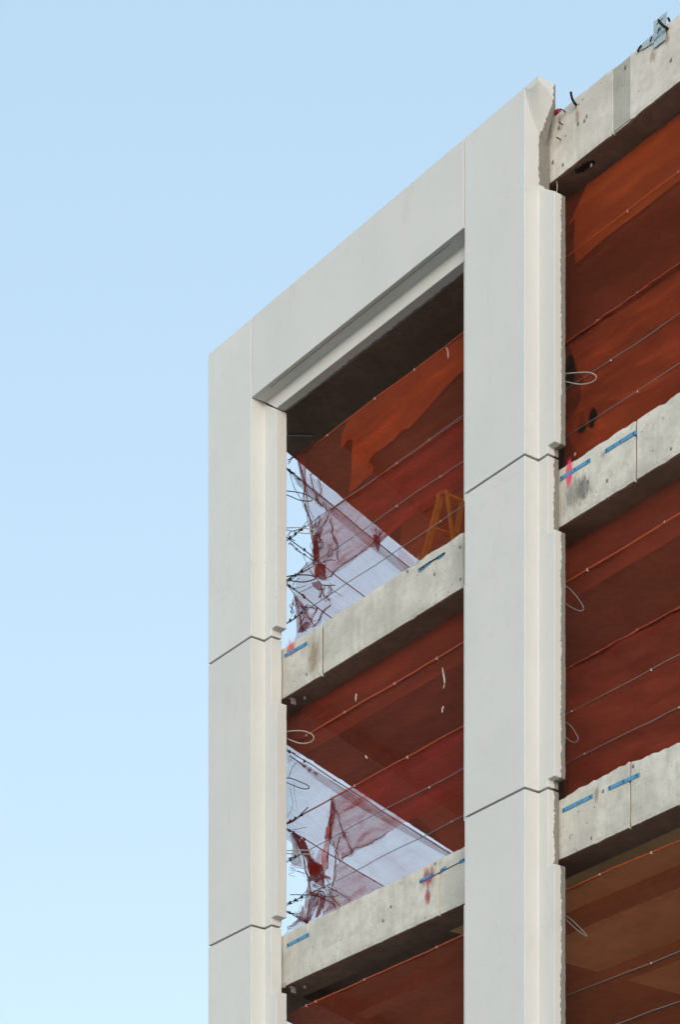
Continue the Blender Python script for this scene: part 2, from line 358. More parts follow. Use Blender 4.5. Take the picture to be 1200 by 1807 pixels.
# lintel panel of the left bay
x0, x1 = C1[1]+.018, C2[0]-.018
xs = [x0, C1[1]+SW, C1[1]+SW+.06, C2[0]-SW-.06, C2[0]-SW, x1]
n_ = 60; xs = sorted(set(xs+[xs[2]+(xs[3]-xs[2])*i/n_ for i in range(n_)])); 
ys = [0, .055, .067, D1, .31, D2]; zs = [17.492, 17.67, 17.70, TOPZ]
def ins(x, y, z):
    if z < 17.67: return y > D1 and C1[1]+SW < x < C2[0]-SW
    if z < 17.70 and .055 < y < .067 and C1[1]+SW+.06 < x < C2[0]-SW-.06: return False
    return True
def mv(p):
    p = p.copy()
    if p.y > D1-.01 and abs(p.z-17.67) < 1e-4:
        if abs(p.x-C1[1]-SW) < 1e-4: p.x = x0+.012
        if abs(p.x-C2[0]+SW) < 1e-4: p.x = x1-.012
    if abs(p.y-D2) < 1e-4: p.y += .014*fn(p.x*14, p.z*5)
    return p
lint = bevel(union('lintel_panel', xs, ys, zs, ins, M['lint'], mv), .006)

# ---- edge beams, end beams, slabs
def beam(name, z0, z1, xa, xb, mat, yback, grooves=(), patches=(), rough=.012, seed=0, bump=None):
    xs = [xa+(xb-xa)*i/int((xb-xa)/.045) for i in range(int((xb-xa)/.045)+1)]
    for gx, gw in list(grooves)+list(patches):
        xs = [x for x in xs if abs(x-gx) > gw/2+.02]+[gx-gw/2-.006, gx-gw/2, gx, gx+gw/2, gx+gw/2+.006]
    xs.sort(); bm = bmesh.new(); rings = []
    for x in xs:
        rec = 0
        for gx, gw in grooves:
            if abs(x-gx) <= gw/2+1e-5: rec = .022
        for gx, gw in patches:
            if abs(x-gx) <= gw/2+1e-5: rec = .014
        t = rough*(fn(x*3.1, seed)+.7*fn(x*13, seed+5)); b = rough*.5*fn(x*9, seed+9)
        ch = max(0, fn(x*5, seed+3)-.25)*rough*2.2
        if bump: t += bump(x)
        w_ = .003*fn(x*2, seed+1)
        y = YB+rec+w_
        prof = [(yback, z0), (y+.03, z0+b*.3), (y+.006+ch, z0+.006+abs(b)), (y-.001, z0+.05), (y, z0+.14), (y+.004, z0+.145), (y+.003, z1-.2), (y+.003, z1-.06+t*.4), (y+.008+ch*.7, z1-.012+t-ch*.6), (y+.05, z1+t*.8), (yback, z1-.002)]
        k_ = max(0, min(1, (1.3-x)/.9)); rings.append([bm.verts.new((x+k_*EB*(yy-YB), yy, zz)) for yy, zz in prof])
    for r0, r1 in zip(rings, rings[1:]):
        for i in range(len(r0)): bm.faces.new((r0[i], r0[(i+1)%len(r0)], r1[(i+1)%len(r0)], r1[i]))
    bm.faces.new(rings[0]); bm.faces.new(rings[-1][::-1])
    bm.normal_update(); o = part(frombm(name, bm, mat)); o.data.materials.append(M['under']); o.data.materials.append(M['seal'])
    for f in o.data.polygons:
        if f.normal.z < -.8: f.material_index = 1      # down-facing faces take the darker, browner mix
        elif f.normal.y < -.5 and any(abs(f.center.x-gx_) < gw_/2 for gx_, gw_ in grooves): f.material_index = 2
    return o
gx = lambda px, py: at(px, py, YB).x
B1b = lambda x: .035*max(0, fn(x*2.2, 77)) + (-.03 if x > 6 and x < 6.6 else 0)*0
def lump(x):                                   # spilled concrete along the second floor's edge
    return .04*max(0, math.sin((x-6.3)*2.0))*(1+.5*fn(x*6, 3)) if 6.3 < x < 7.9 else 0
beams = [
    beam('edge_beam', BOTS[0], TOPS[0], .36, XR, M['concb'], 1.6, [], [((gx(1082,200)+gx(1112,180))/2, gx(1112,180)-gx(1082,200))], .014, 1),
    beam('edge_beam', BOTS[1], TOPS[1], .36, XR, M['conc'], .80, [(gx(1122,780), .034), (gx(568,1140), .05), (gx(818,985), .03)], [], .014, 2),
    beam('edge_beam', BOTS[2], TOPS[2], .36, XR, M['conc'], .80, [(gx(1112,1400), .030), (gx(775,1570), .02)], [], .016, 3, lump),
    beam('edge_beam', BOTS[3], TOPS[3], .36, XR, M['conc'], .80, [], [], .014, 4),
    beam('edge_beam', BOTS[4], TOPS[4], .36, XR, M['conc'], .80, [], [], .014, 5)]
# grey mortar strip in the roof beam's recess
pc, pw = (gx(1082,200)+gx(1112,180))/2, gx(1112,180)-gx(1082,200)
bm = bmesh.new(); add_box(bm, (pc-pw/2+.002, YB+.008, BOTS[0]+.02), (pc+pw/2-.002, YB+.03, TOPS[0]-.03)); frombm('mortar_strip', bm, M['patch'], beams[0])
YD = 12.0
def poly_prism(name, pts, z0, z1, mat):
    bm = bmesh.new(); a = [bm.verts.new((x, y, z0)) for x, y in pts]; b = [bm.verts.new((x, y, z1)) for x, y in pts]; n = len(pts)
    bm.faces.new(a[::-1]); bm.faces.new(b)
    for i in range(n): bm.faces.new((a[i], a[(i+1)%n], b[(i+1)%n], b[i]))
    return part(frombm(name, bm, mat))
ex = lambda y, off=0: EA+EB*y+off
for k in range(5):
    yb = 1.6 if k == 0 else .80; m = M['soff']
    EW = .75                                    # end beam: width along X, rough lower edge
    bm = bmesh.new(); rings = []; n = 150
    for i in range(n+1):
        y = yb+.002+(YD-yb-.002)*i/n; j = .010*fn(y*5, k)+.008*fn(y*21, k+3)
        rings.append([bm.verts.new(p) for p in ((ex(y)+j, y, BOTS[k]+.004+abs(j)), (ex(y, EW), y, BOTS[k]+.004), (ex(y, EW), y, TOPS[k]-.004), (ex(y)+j*.5, y, TOPS[k]-.004))])
    for r0, r1 in zip(rings, rings[1:]):
        for i in range(4): bm.faces.new((r0[i], r0[(i+1)%4], r1[(i+1)%4], r1[i]))
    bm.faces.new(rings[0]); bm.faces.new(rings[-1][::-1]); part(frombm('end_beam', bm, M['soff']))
    up = .22 if k else .16
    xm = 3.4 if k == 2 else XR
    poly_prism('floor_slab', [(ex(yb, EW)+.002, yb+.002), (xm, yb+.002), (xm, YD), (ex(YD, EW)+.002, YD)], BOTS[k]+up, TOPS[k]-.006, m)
    if k == 2: poly_prism('floor_slab', [(xm+.002, yb+.002), (XR, yb+.002), (XR, YD), (xm+.002, YD)], BOTS[k]+up, TOPS[k]-.006, M['litply'])    # tan boards, brightened to stand in for warm light inside
    for yy in ((3.1, 5.6) if k != 2 else (1.92, 3.6)):
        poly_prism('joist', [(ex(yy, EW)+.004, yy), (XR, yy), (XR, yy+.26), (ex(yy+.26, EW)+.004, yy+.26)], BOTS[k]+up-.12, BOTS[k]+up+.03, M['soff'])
poly_prism('light_block_wall', [(-.6, 8.2), (XR, 8.2), (XR, 8.5), (-.6, 8.5)], GROUND, TOPS[0]-.2, M['soff'])  # unseen wall added to keep the interior dark
for x in (1.2, 6.2, 11.2):
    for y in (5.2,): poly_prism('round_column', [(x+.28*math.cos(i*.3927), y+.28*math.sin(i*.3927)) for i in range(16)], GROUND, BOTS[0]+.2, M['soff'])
poly_prism('floor_slab', [(.3, .4), (XR, .4), (XR, YD), (-3.5, YD)], GROUND-.2, GROUND+.15, M['conc'])

# ---- small pieces fixed to the beams (children of their beam)
def beam_bar(bi, a, b, w_=.042, mat='blue', name='embedded_strip', bolts=True):
    p, r = at(*a, YB+.004), at(*b, YB+.004); bm = bmesh.new(); add_obox(bm, p, r-p, .022, w_)
    o = frombm(name, bm, M[mat], beams[bi])
    if bolts:
        for t in (.06, .5, .93):
            if rnd.random() < .75:
                c = p.lerp(r, t); bm = bmesh.new(); add_box(bm, c+Vector((-.008, -.013, -.011)), c+Vector((.008, 0, .011))); frombm('bolt', bm, M['black'], beams[bi])
for bi, a, b in ((1,(503,1158),(543,1135)), (1,(990,846),(1043,812)), (1,(1069,797),(1124,763)),
                 (2,(507,1669),(546,1649)), (2,(742,1556),(766,1543)), (2,(779,1538),(788,1531)), (2,(813,1521),(826,1515)),
                 (2,(994,1431),(1047,1405)), (2,(1075,1392),(1130,1367))): beam_bar(bi, a, b)
for a, b in (((740,1008),(748,1002)), ((749,1001),(761,992)), ((774,985),(784,978))): beam_bar(1, a, b, .035, 'blue', 'embedded_strip', True)
beam_bar(1, (739,1006), (786,976), .014, 'black', 'embedded_slot', False)
beam_bar(2, (742,1558), (822,1517), .006, 'black', 'embedded_slot', False)
def mark(bi, a, b, mat, Y=None, name='paint_mark'):     # flat mark on the beam face between two pixel corners
    Y = Y or YB-.006; p, r = at(*a, Y), at(*b, Y)
    me = bpy.data.meshes.new(name); me.from_pydata([(p.x,Y,r.z),(r.x,Y,r.z),(r.x,Y,p.z),(p.x,Y,p.z)], [], [(0,1,2,3)])
    uv = me.uv_layers.new(); 
    for i, c in enumerate(((0,0),(1,0),(1,1),(0,1))): uv.data[i].uv = c
    return link(name, me, M[mat], beams[bi])
o = mark(1, (996,807), (1013,862), 'pink'); 
mark(1, (503,1128), (524,1155), 'pink2'); mark(2, (740,1532), (772,1566), 'pink3'); mark(2, (748,1560), (762,1600), 'pink3', YB-.007)
mark(1, (983,850), (1050,886), 'wet', YB-.005, 'damp_stain'); mark(1, (1015,835), (1045,880), 'wet', YB-.0055, 'damp_stain')
for bi, a, b in ((0,(985,197),(991,222)), (0,(1015,187),(1023,220)), (0,(1145,90),(1160,110)), (0,(1172,50),(1183,80)), (1,(540,1120),(566,1200)), (1,(733,975),(743,1000)), (2,(590,1575),(602,1610)), (2,(1046,1385),(1060,1420)), (2,(1004,1467),(1009,1486)), (1,(1060,795),(1068,810))):
    mark(bi, a, b, 'rusty', YB-.005, 'rust_stain')
for bi, px, py in ((1,1185,792),(1,1072,848),(1,767,1013),(1,719,1008),(1,813,1022),(1,812,965),(1,541,1190),(2,1044,1479),(2,1065,1396),(2,1118,1352),(2,768,1524),(2,690,1600),(2,676,1625),(1,1038,850),(1,1015,802),(0,987,225),(0,1036,205),(0,1032,213),(0,1021,218),(0,976,286),(0,994,291),(0,1044,292),(0,1185,106),(0,1104,118)):
    p = at(px, py, YB-.001); bm = bmesh.new(); bmesh.ops.create_uvsphere(bm, u_segments=10, v_segments=6, radius=.019)
    for v in bm.verts: v.co = Vector((v.co.x*rnd.uniform(.7,1.1), v.co.y*.35, v.co.z*1.1))
    o = frombm('form_tie_hole', bm, M['seal'], beams[bi], True); o.location = p
def stub(bi, pts, r=.011, mat='rustbar', name='rebar_stub'):
    tube(name, smoothpath([at(a, b, YB+d) for a, b, d in pts], 5), r, M[mat], beams[bi], 8)
stub(0, [(1018,186,.01),(1014,181,-.06),(1010,173,-.08),(1008,163,-.08)], .014)
stub(0, [(999,198,.01),(995,195,-.05),(989,192,-.07)], .006); stub(0, [(994,220,.01),(990,218,-.05),(987,215,-.06)], .006); stub(0, [(990,247,.01),(987,245,-.05),(983,242,-.06)], .006)
stub(0, [(1180,51,.01),(1173,47,-.07),(1166,40,-.09),(1163,36,-.09)], .014); stub(0, [(1126,91,-.012),(1129,85,-.02),(1132,81,-.03)], .011); stub(0, [(1148,73,-.03),(1150,68,-.04),(1151,65,-.04)], .008)
stub(0, [(1183,38,.02),(1181,34,.0),(1180,32,0)], .012)
# broken pocket in the roof beam's soffit
bm = bmesh.new()
for i in range(9):
    c = Vector((at(1033,300,.5).x-.02+.025*i-.09, .50+rnd.uniform(-.03,.03), BOTS[0]-.002)); r_ = rnd.uniform(.02,.05)
    bmesh.ops.create_icosphere(bm, subdivisions=1, radius=r_, matrix=__import__('mathutils').Matrix.Translation(c) @ __import__('mathutils').Matrix.Diagonal((1,1,.25,1)))
frombm('soffit_pocket', bm, M['black'], beams[0])
# steel angles carrying the panels, at the corner column
for bi, z in ((1, BOTS[1]), (2, BOTS[2])):
    bm = bmesh.new(); x = 1.255; add_box(bm, (x-.04, .43, z-.085), (x-.03, .50, z-.002)); add_box(bm, (x-.085, .43, z-.014), (x-.0405, .50, z-.004)); frombm('steel_angle', bm, M['steel'], beams[bi])
    for yy in (.50,):
        bm = bmesh.new(); bmesh.ops.create_cone(bm, cap_ends=True, segments=6, radius1=.018, radius2=.018, depth=.05); o = frombm('bolt', bm, M['steel'], beams[bi]); o.location = (x+.09, yy+.05, z-.02)
for c in list(B.children):                     # sub-parts were made in world coordinates: undo the parent's shift
    for d in c.children: d.location = d.location - Vector((0,0,0)) if False else d.location

# ---- lifting loops of wire that stand out of the panels' back edges
def loop(pan, pts, mat='loop', r=.006, Y=.40, dy=.05):
    n = len(pts); P = [at(a, b, Y+dy*math.sin(math.pi*i/(n-1))) for i, (a, b) in enumerate(pts)]
    tube('wire_loop', smoothpath(P, 6), r, M[mat], panels[pan], 6)
loop((1,0), [(967,297),(976,304),(982,316),(984,330),(982,342),(978,350)], 'loop', .006, .37)
loop((1,0), [(994,660),(1015,658),(1038,657),(1050,661),(1053,667),(1046,674),(1030,678),(1015,677),(994,672)])
loop((1,1), [(995,1030),(1008,1041),(1020,1055),(1030,1071),(1027,1078),(1015,1075),(995,1063)], 'steel', .005)
loop((1,1), [(995,1272),(1008,1281),(1018,1296),(1021,1305),(1015,1310),(1006,1307),(995,1296)], 'steel', .004)
loop((1,2), [(995,1613),(1008,1622),(1022,1635),(1036,1650),(1033,1651),(1018,1640),(995,1619)], 'steel', .005)
loop((0,1), [(500,1293),(515,1290),(535,1290),(549,1295),(554,1302),(549,1309),(535,1312),(520,1309),(500,1300)], 'loop', .008)
loop((0,1), [(500,1372),(515,1374),(530,1380),(543,1386),(545,1391),(536,1392),(520,1387),(500,1378)], 'black', .006)
loop((0,0), [(500,866),(520,868),(538,872),(550,879),(548,884),(530,883),(515,877),(500,871)], 'black', .006)
loop((0,0), [(500,932),(525,931),(548,934),(557,937),(554,941),(535,941),(515,937),(500,934)], 'loop', .006)
loop((0,0), [(500,1019),(520,1015),(545,1015),(556,1019),(553,1023),(535,1027),(515,1025),(500,1021)], 'black', .007)
loop((0,1), [(500,1502),(525,1500),(548,1501),(553,1504),(550,1507),(530,1507),(500,1506)], 'loop', .006)

# ---------------------------------------------------------------- guard cables and ropes
NY = .70                                       # plane of the nets behind the slab edge
def cable(name, label, cat, pts, r, mat, group, ties=None, ends=True, sag=.018, n=60):
    P = [Vector(p) for p in pts]; t = root(name, P[0])
    path = []
    for i in range(n+1):
        p = P[0].lerp(P[1], i/n); p.z += sag*fn(p.x*.9, p.z*3, p.y)+.003*fn(p.x*5, p.z); path.append(p-P[0])
    tube('wire', path, r, M[mat], t)
    if ties:
        ln = (P[1]-P[0]).length; d = .2
        while d < min(ln, 8.5):
            p = path[0].lerp(path[-1], d/ln); i = min(n, round(d/ln*n)); p = path[i]
            bm = bmesh.new(); add_box(bm, p+Vector((-.0035,-r-.003,-.007-rnd.random()*.012)), p+Vector((.0035,r+.002,r+.002)))
            frombm('cable_tie', bm, M[ties], t); d += rnd.uniform(.2, 1.5)
    if ends:
        for d in ends if isinstance(ends, (list, tuple)) else (.30, .41, .55):
            i = d/((P[1]-P[0]).length); p = path[0].lerp(path[-1], i)
            bm = bmesh.new(); add_box(bm, p+Vector((-.013,-.012,-.013)), p+Vector((.013,.012,.013))); add_box(bm, p+Vector((-.008,-.008,.0131)), p+Vector((.008,.008,.026)))
            o = frombm('wire_clamp', bm, M['black'], t); bevel(o, .004)
        bm = bmesh.new(); q0 = path[0]; d = (path[-1]-path[0]).normalized()
        add_tube(bm, smoothpath([q0+d*.22+Vector((0,0,-.01)), q0+d*.4+Vector((0,-.01,-.025)), q0+d*.6+Vector((0,-.02,.012)), q0+d*.72+Vector((0,-.03,.035))], 4), r*.8, 5)
        frombm('wire_tail', bm, M['black'], t)
    tag(t, label, cat, group); return t
flo = [('top', TOPS[1]), ('middle', TOPS[2]), ('bottom', TOPS[3])]
hn = [(.53, 'lowest'), (1.05, 'middle one'), (1.57, 'highest')]
fl = {'top': 'uppermost storey', 'middle': 'middle storey', 'bottom': 'lowest storey in view'}
for f, z in flo:
    for dz, nm in hn:
        m = 'rope' if (f == 'middle' and dz > 1.5) else 'steel'
        x0 = .55
        zz = z+dz+(.03 if f == 'middle' and dz == 1.05 else 0)
        cable('guard_cable', f'{nm} of three guard cables along the front of the {fl[f]}', 'cable', [(x0, NY-.02, zz), (XR, NY-.02, zz)], .0048 if m == 'steel' else .009, m, 'guard cables along the front slab edges', 'tie')
    zr = z+(2.53 if f != 'bottom' else 2.73)
    cable('net_rope', f'orange rope holding the net near the ceiling of the {fl[f]}', 'rope', [(1.45 if f=='top' else 1.0, NY-.015, zr), (XR, NY-.015, zr)], .008 if f == 'top' else .011, 'rope' if f != 'top' else 'rope', 'orange ropes below the soffits', 'tie', False)
# cables along the skewed open end
def endpt(px, py): return atend(px, py)
EC = [('top', (500,820),(722,1003),'highest'), ('top',(505,943),(600,1024),'middle one'), ('top',(505,1030),(560,1072),'lowest'),
      ('middle',(500,1324),(800,1506),'highest'), ('middle',(505,1462),(690,1572),'middle one'), ('middle',(505,1606),(545,1632),'lowest')]
for f, a, b, nm in EC:
    p, r_ = endpt(*a), endpt(*b); z = (p.z+r_.z)/2
    p = Vector((ex(.75), .75, z)); r_ = Vector((ex(7.8), 7.8, z))
    cable('guard_cable', f'{nm} of three dark cables crossing the open end of the {fl[f]}', 'cable', [p, r_], .0065, 'dstrand', 'guard cables across the open end', 'strand', (.35, .55, .9))

# ---------------------------------------------------------------- debris nets
def sheet(name, pts, mat, parent=None, wr=.03, seed=0, step=.11, plane=None):
    """net sheet filling an outline of world points lying in (about) one plane, with wrinkles out of it"""
    bm = bmesh.new(); vs_ = [bm.verts.new(p) for p in pts]; bm.faces.new(vs_)
    nrm = Vector(plane) if plane else Vector((0,1,0))
    bm.normal_update(); bmesh.ops.triangulate(bm, faces=bm.faces[:], ngon_method='EAR_CLIP')
    for _ in range(7):
        es = [e for e in bm.edges if e.calc_length() > step*2]
        if not es: break
        bmesh.ops.subdivide_edges(bm, edges=es, cuts=1, use_grid_fill=False)
        bm.normal_update(); bmesh.ops.triangulate(bm, faces=bm.faces[:])
    for v in bm.verts:
        c = v.co; d = wr*(fn(c.x*.9+c.z*1.1+seed, c.z*2.2, c.y)+.6*fn(c.x*1.2+seed, c.z*6+c.x*1.1))
        v.co = c+nrm*d
    return frombm(name, bm, mat, parent, True)
def P(l, Y=NY): return [at(a, b, Y) for a, b in l]
def rect(x0, x1, z0, z1, Y=NY): return [Vector(p) for p in ((x0,Y,z0),(x1,Y,z0),(x1,Y,z1),(x0,Y,z1))]
LAST = [None]
def net(label, pts, mat, cat='net', **kw):
    o = sheet('debris_net', pts, M[mat], None, **kw); LAST[0] = o; tag(o, label, cat, 'orange debris nets'); return o
def hem(o, pts, r_=.013):
    P_ = [Vector(p) for p in pts]; path = []
    for a_, b_ in zip(P_, P_[1:]):
        n = max(2, int((b_-a_).length/.05))
        for i in range(n):
            p = a_.lerp(b_, i/n); path.append(p+Vector((0, .006*fn(p.x*7, p.z), -.012+.014*fn(p.x*4, p.z*3))))
    tube('hem', path, lambda u: r_*(.55+.9*abs(fn(u*len(path)*.21, 3))), M['hem'], o, 6)
XC = 5.9                                       # nets meet behind the second column
# uppermost storey, left bay
z = TOPS[1]
left = Q1([(300,70),(165,160),(165,240),(200,400),(240,560),(265,760),(290,850),(310,990),(335,1090)])+Q2([(345,0),(350,150),(310,200),(340,270),(265,310),(240,350),(165,405),(60,470),(-40,500),(-40,560),(60,580),(110,640),(140,720),(150,900),(165,1100),(130,1190)])
lw = P(left); net('thin orange debris net filling the upper left bay, frayed along its left edge', [Vector((XC, NY, 17.14))]+lw+[Vector((lw[-1].x, NY, z-.05)), Vector((XC, NY, z-.05))], 'netA', wr=.02, seed=1)
net('bright orange torn net flap hanging from the rope under the top lintel', P([(598,788),(612,741),(657,708.5),(720,664),(819,592),(834,580),(834,640),(819,653),(770,702),(735,740),(720,755),(708,758),(695,775),(675,790),(657,800),(651,815),(659,825),(655,838),(645,845),(630,862),(618,871),(619,800),(621,775),(612,776),(604,788)], NY-.03), 'netC', wr=.025, seed=4)
T2 = [(584,898),(700,818),(819,735.5),(836,723),(836,845),(820,856),(759,897),(712,923),(684,947),(676,956),(662,966),(650,965),(644,969),(624,986),(605,1000),(590,1008),(569,1025),(555,1019),(553,990),(552,930),(566,912)]
net('reddish second net layer under the highest cable of the upper left bay', P(T2, NY+.03), 'netF', wr=.02, seed=6); hem(bpy.data.objects[-1] if False else LAST[0], P([(584,898),(700,818),(819,735.5),(836,723)], NY-.03))
net('low red net strip behind the beam next to the yellow ladder', P([(712,925),(759,899),(820,858),(836,847),(836,940),(724,1010),(700,990)], NY+.05), 'netA', wr=.02, seed=8)
for i, dz in enumerate((0,)): pass
# ceiling-high net layers in the other bays
def bay(x0, x1, z0, zr, z1, who, seed, lower='netB'):
    net(f'dark orange net sheet hanging full height in {who}', rect(x0, x1, z0-.04, z1-.004), 'netA', wr=.02, seed=seed)
    return
bay(1.05+.3, XC, TOPS[2], 0, BOTS[1]+.0, 'the middle left bay', 11) if False else None
left2 = [(500,1192),(500,1480),(509,1483),(518,1490),(517,1512),(512,1522),(511,1529),(530,1531),(540,1533),(541,1545),(544,1560),(540,1573),(538,1597),(530,1610),(525,1622),(509,1640),(500,1652)]
lw = P(left2); net('full-height dark net of the middle left bay, ragged hole at its corner', [Vector((XC, NY, BOTS[1]-.004)), Vector((lw[0].x, NY, BOTS[1]-.004))]+lw[1:]+[Vector((lw[-1].x, NY, TOPS[2]-.05)), Vector((XC, NY, TOPS[2]-.05))], 'netAm', wr=.015, seed=12)
net('upper red net layer above the orange rope of the middle left bay', rect(.7, XC, TOPS[2]+2.35, BOTS[1]-.004, NY+.025), 'netBm', wr=.012, seed=13)
net('reddish second net layer below the orange rope of the middle left bay', P([(584,1408),(640,1377),(819,1281),(836,1272),(836,1391),(819,1400),(735,1440),(708,1455),(680,1473),(650,1492),(620,1506),(603,1516),(597,1500),(585,1492),(575,1472),(582,1435)], NY+.03), 'netF', wr=.015, seed=14)
net('pale red net corner stretched low over the slab of the middle left bay', P([(590,1527),(605,1522),(640,1541),(677,1563),(677,1590),(590,1620),(560,1630),(585,1590)], NY+.04), 'netF', wr=.012, seed=15)
net('dark red net drop behind the rope at the right of the middle left bay', P([(735,1441),(819,1401),(836,1393),(836,1500),(795,1512),(770,1470)], NY+.05), 'netA', wr=.012, seed=16)
# right bays
for zt, zb, k, who in ((BOTS[0], TOPS[1], 0, 'upper right bay'), (BOTS[1], TOPS[2], 1, 'middle right bay')):
    X0 = 6.0
    net(f'dark orange net sheet hanging full height in the {who}', rect(X0, XR, zb-.04, zt-.004), 'netA' if k == 0 else 'netAm', wr=.03, seed=21+k)
    if k == 0:
        top_ = [at(1000,405,NY-.03), at(1036,325,NY-.03), at(1055,313,NY-.03)]
        net('bright orange overlapping net strip at the ceiling of the upper right bay', [Vector((6.2, NY-.03, zt-.3)), top_[0], top_[1], top_[2], Vector((XR, NY-.03, zt-.006)), Vector((XR, NY-.03, zb+2.40)), Vector((6.9, NY-.03, zb+2.41)), Vector((6.2, NY-.03, zb+2.36))], 'netCr', wr=.02, seed=31)
    else:
        net('dusky red overlapping net strip at the ceiling of the middle right bay', rect(X0, XR, zb+2.35, zt-.006, NY+.03), 'netBm', wr=.012, seed=33)
    holes = None
    if k == 0:
        # scalloped left end, torn round the wire loop
        lo = [at(1004,612,NY+.03), at(1016,640,NY+.03), at(1024,665,NY+.03), at(1022,700,NY+.03), at(1017,730,NY+.03), at(1000,750,NY+.03)]
        net('bright red lower net layer of the upper right bay, torn beside the column', [Vector((6.5, NY+.03, zb+1.57))]+lo+[Vector((6.3, NY+.03, zb-.03)), Vector((XR, NY+.03, zb-.03)), Vector((XR, NY+.03, zb+1.57))], 'netB', wr=.10, seed=41, step=.06); hem(LAST[0], [(6.0, NY-.035, zb+1.57), (XR, NY-.035, zb+1.57)], .016)
    else:
        net('wrinkled red lower net layer below the highest cable of the middle right bay', rect(X0, XR, zb-.03, zb+1.57, NY+.03), 'netBm', wr=.11, seed=43, step=.06); hem(LAST[0], [(6.0, NY-.035, zb+1.57), (XR, NY-.035, zb+1.57)], .016)
# storey below the lower slab edge
net('brown orange net hanging from a rope in the bottom left bay', rect(.5, XC, TOPS[3]-.03, TOPS[3]+2.73), 'netA', wr=.02, seed=51)
net('brown orange net hanging from a rope in the bottom right bay', rect(5.9, XR, TOPS[3]-.03, TOPS[3]+2.73), 'netBr', wr=.03, seed=52)

# nets across the skewed open end (outside face of the end beams)
en = Vector((1, -EB, 0)).normalized()
def eP(l, off=-.03): return [atend(a, b, off) for a, b in l]
def endrect(y0, y1, z0, z1, off=-.03): return [Vector((ex(y0, off), y0, z0)), Vector((ex(y1, off), y1, z0)), Vector((ex(y1, off), y1, z1)), Vector((ex(y0, off), y0, z1))]
o = sheet('debris_net', [Vector((ex(6.5,-.03),6.5,TOPS[1]-.1)), Vector((ex(6.5,-.03),6.5,17.5))]+eP([(640,900),(560,845),(532,840),(538,880),(545,920),(551,960),(545,990),(524,1012),(520,1060),(523,1100),(520,1150)]), M['netE'], None, .03, 61, .12, en)
tag(o, 'grey mauve end net seen against the sky in the upper left bay', 'net', 'nets across the open end')
o = sheet('debris_net', eP([(508,1332),(560,1358),(640,1408),(800,1506),(830,1530),(830,1600),(560,1680),(500,1680),(520,1630),(536,1600),(543,1560),(540,1533),(515,1528),(517,1490),(500,1478)]), M['netE'], None, .03, 62, .12, en)
tag(o, 'grey mauve end net with rippled weave against the sky in the middle left bay', 'net', 'nets across the open end')
o = sheet('debris_net', eP([(510,828),(560,868),(600,902),(650,943),(722,1003),(712,1012),(640,955),(590,912),(550,880),(525,856)], -.05), M['netF'], None, .01, 63, .1, en)
tag(o, 'folded net hem sagging from the dark diagonal cable of the upper left bay', 'net', 'nets across the open end')
o = sheet('debris_net', eP([(512,1334),(560,1362),(640,1411),(700,1447),(800,1507),(790,1512),(700,1462),(640,1428),(600,1404),(560,1376)], -.05), M['netF'], None, .01, 64, .1, en)
tag(o, 'folded net hem sagging from the dark diagonal cable of the middle left bay', 'net', 'nets across the open end')
o = sheet('debris_net', P(Q1([(60,350),(110,400),(175,560),(215,690),(150,600),(90,450)])+[], NY+.06), M['netP'], None, .01, 65, .1)
tag(o, 'faint pale scrap of netting beside the left jamb of the upper bay', 'net', 'nets across the open end')

# bunched and twisted remains of net
S, Dk = 'strand', 'dstrand'
def clump(label, polys, strands, Y, seed):
    t = root('torn_net', at(520, polys[0][1][0][1], Y)); off = t.location.copy()
    for mat, pts, dy in polys:
        o = sheet('net_strip', [p-off for p in P(pts, Y+dy)], M[mat], t, .03, seed, .06); seed += 1
    for mat, r, pts, dy in strands:
        pp = smoothpath([p+Vector((rnd.uniform(-.008,.008), rnd.uniform(-.03,.03), rnd.uniform(-.008,.008)))-off for p in P(pts, Y+dy)], 6)
        if mat == S:                            # frayed mesh round the twisted core
            bm = bmesh.new()
            for _ in range(5):
                a1, a2, sp = rnd.uniform(0, 9), rnd.uniform(4, 9), rnd.uniform(.012, .05)
                add_tube(bm, [p+Vector((sp*math.sin(a1+i/len(pp)*a2)*math.sin(3.14*min(1, .12+i/len(pp)))+.006*rnd.uniform(-1,1), .5*sp*math.cos(a1+i*.3), sp*.8*math.sin(a1*2+i/len(pp)*a2*1.3)+.006*rnd.uniform(-1,1))) for i, p in enumerate(pp)], rnd.uniform(.0014,.0026), 4)
            frombm('frayed_threads', bm, M['strand'], t, True)
        tube('net_strand', pp, (lambda r_: lambda u: r_*.42*(.75+.5*abs(math.sin(u*17+r_*900))))(r), M[mat], t, 5)
    tag(t, label, 'net', 'torn net remains'); return t
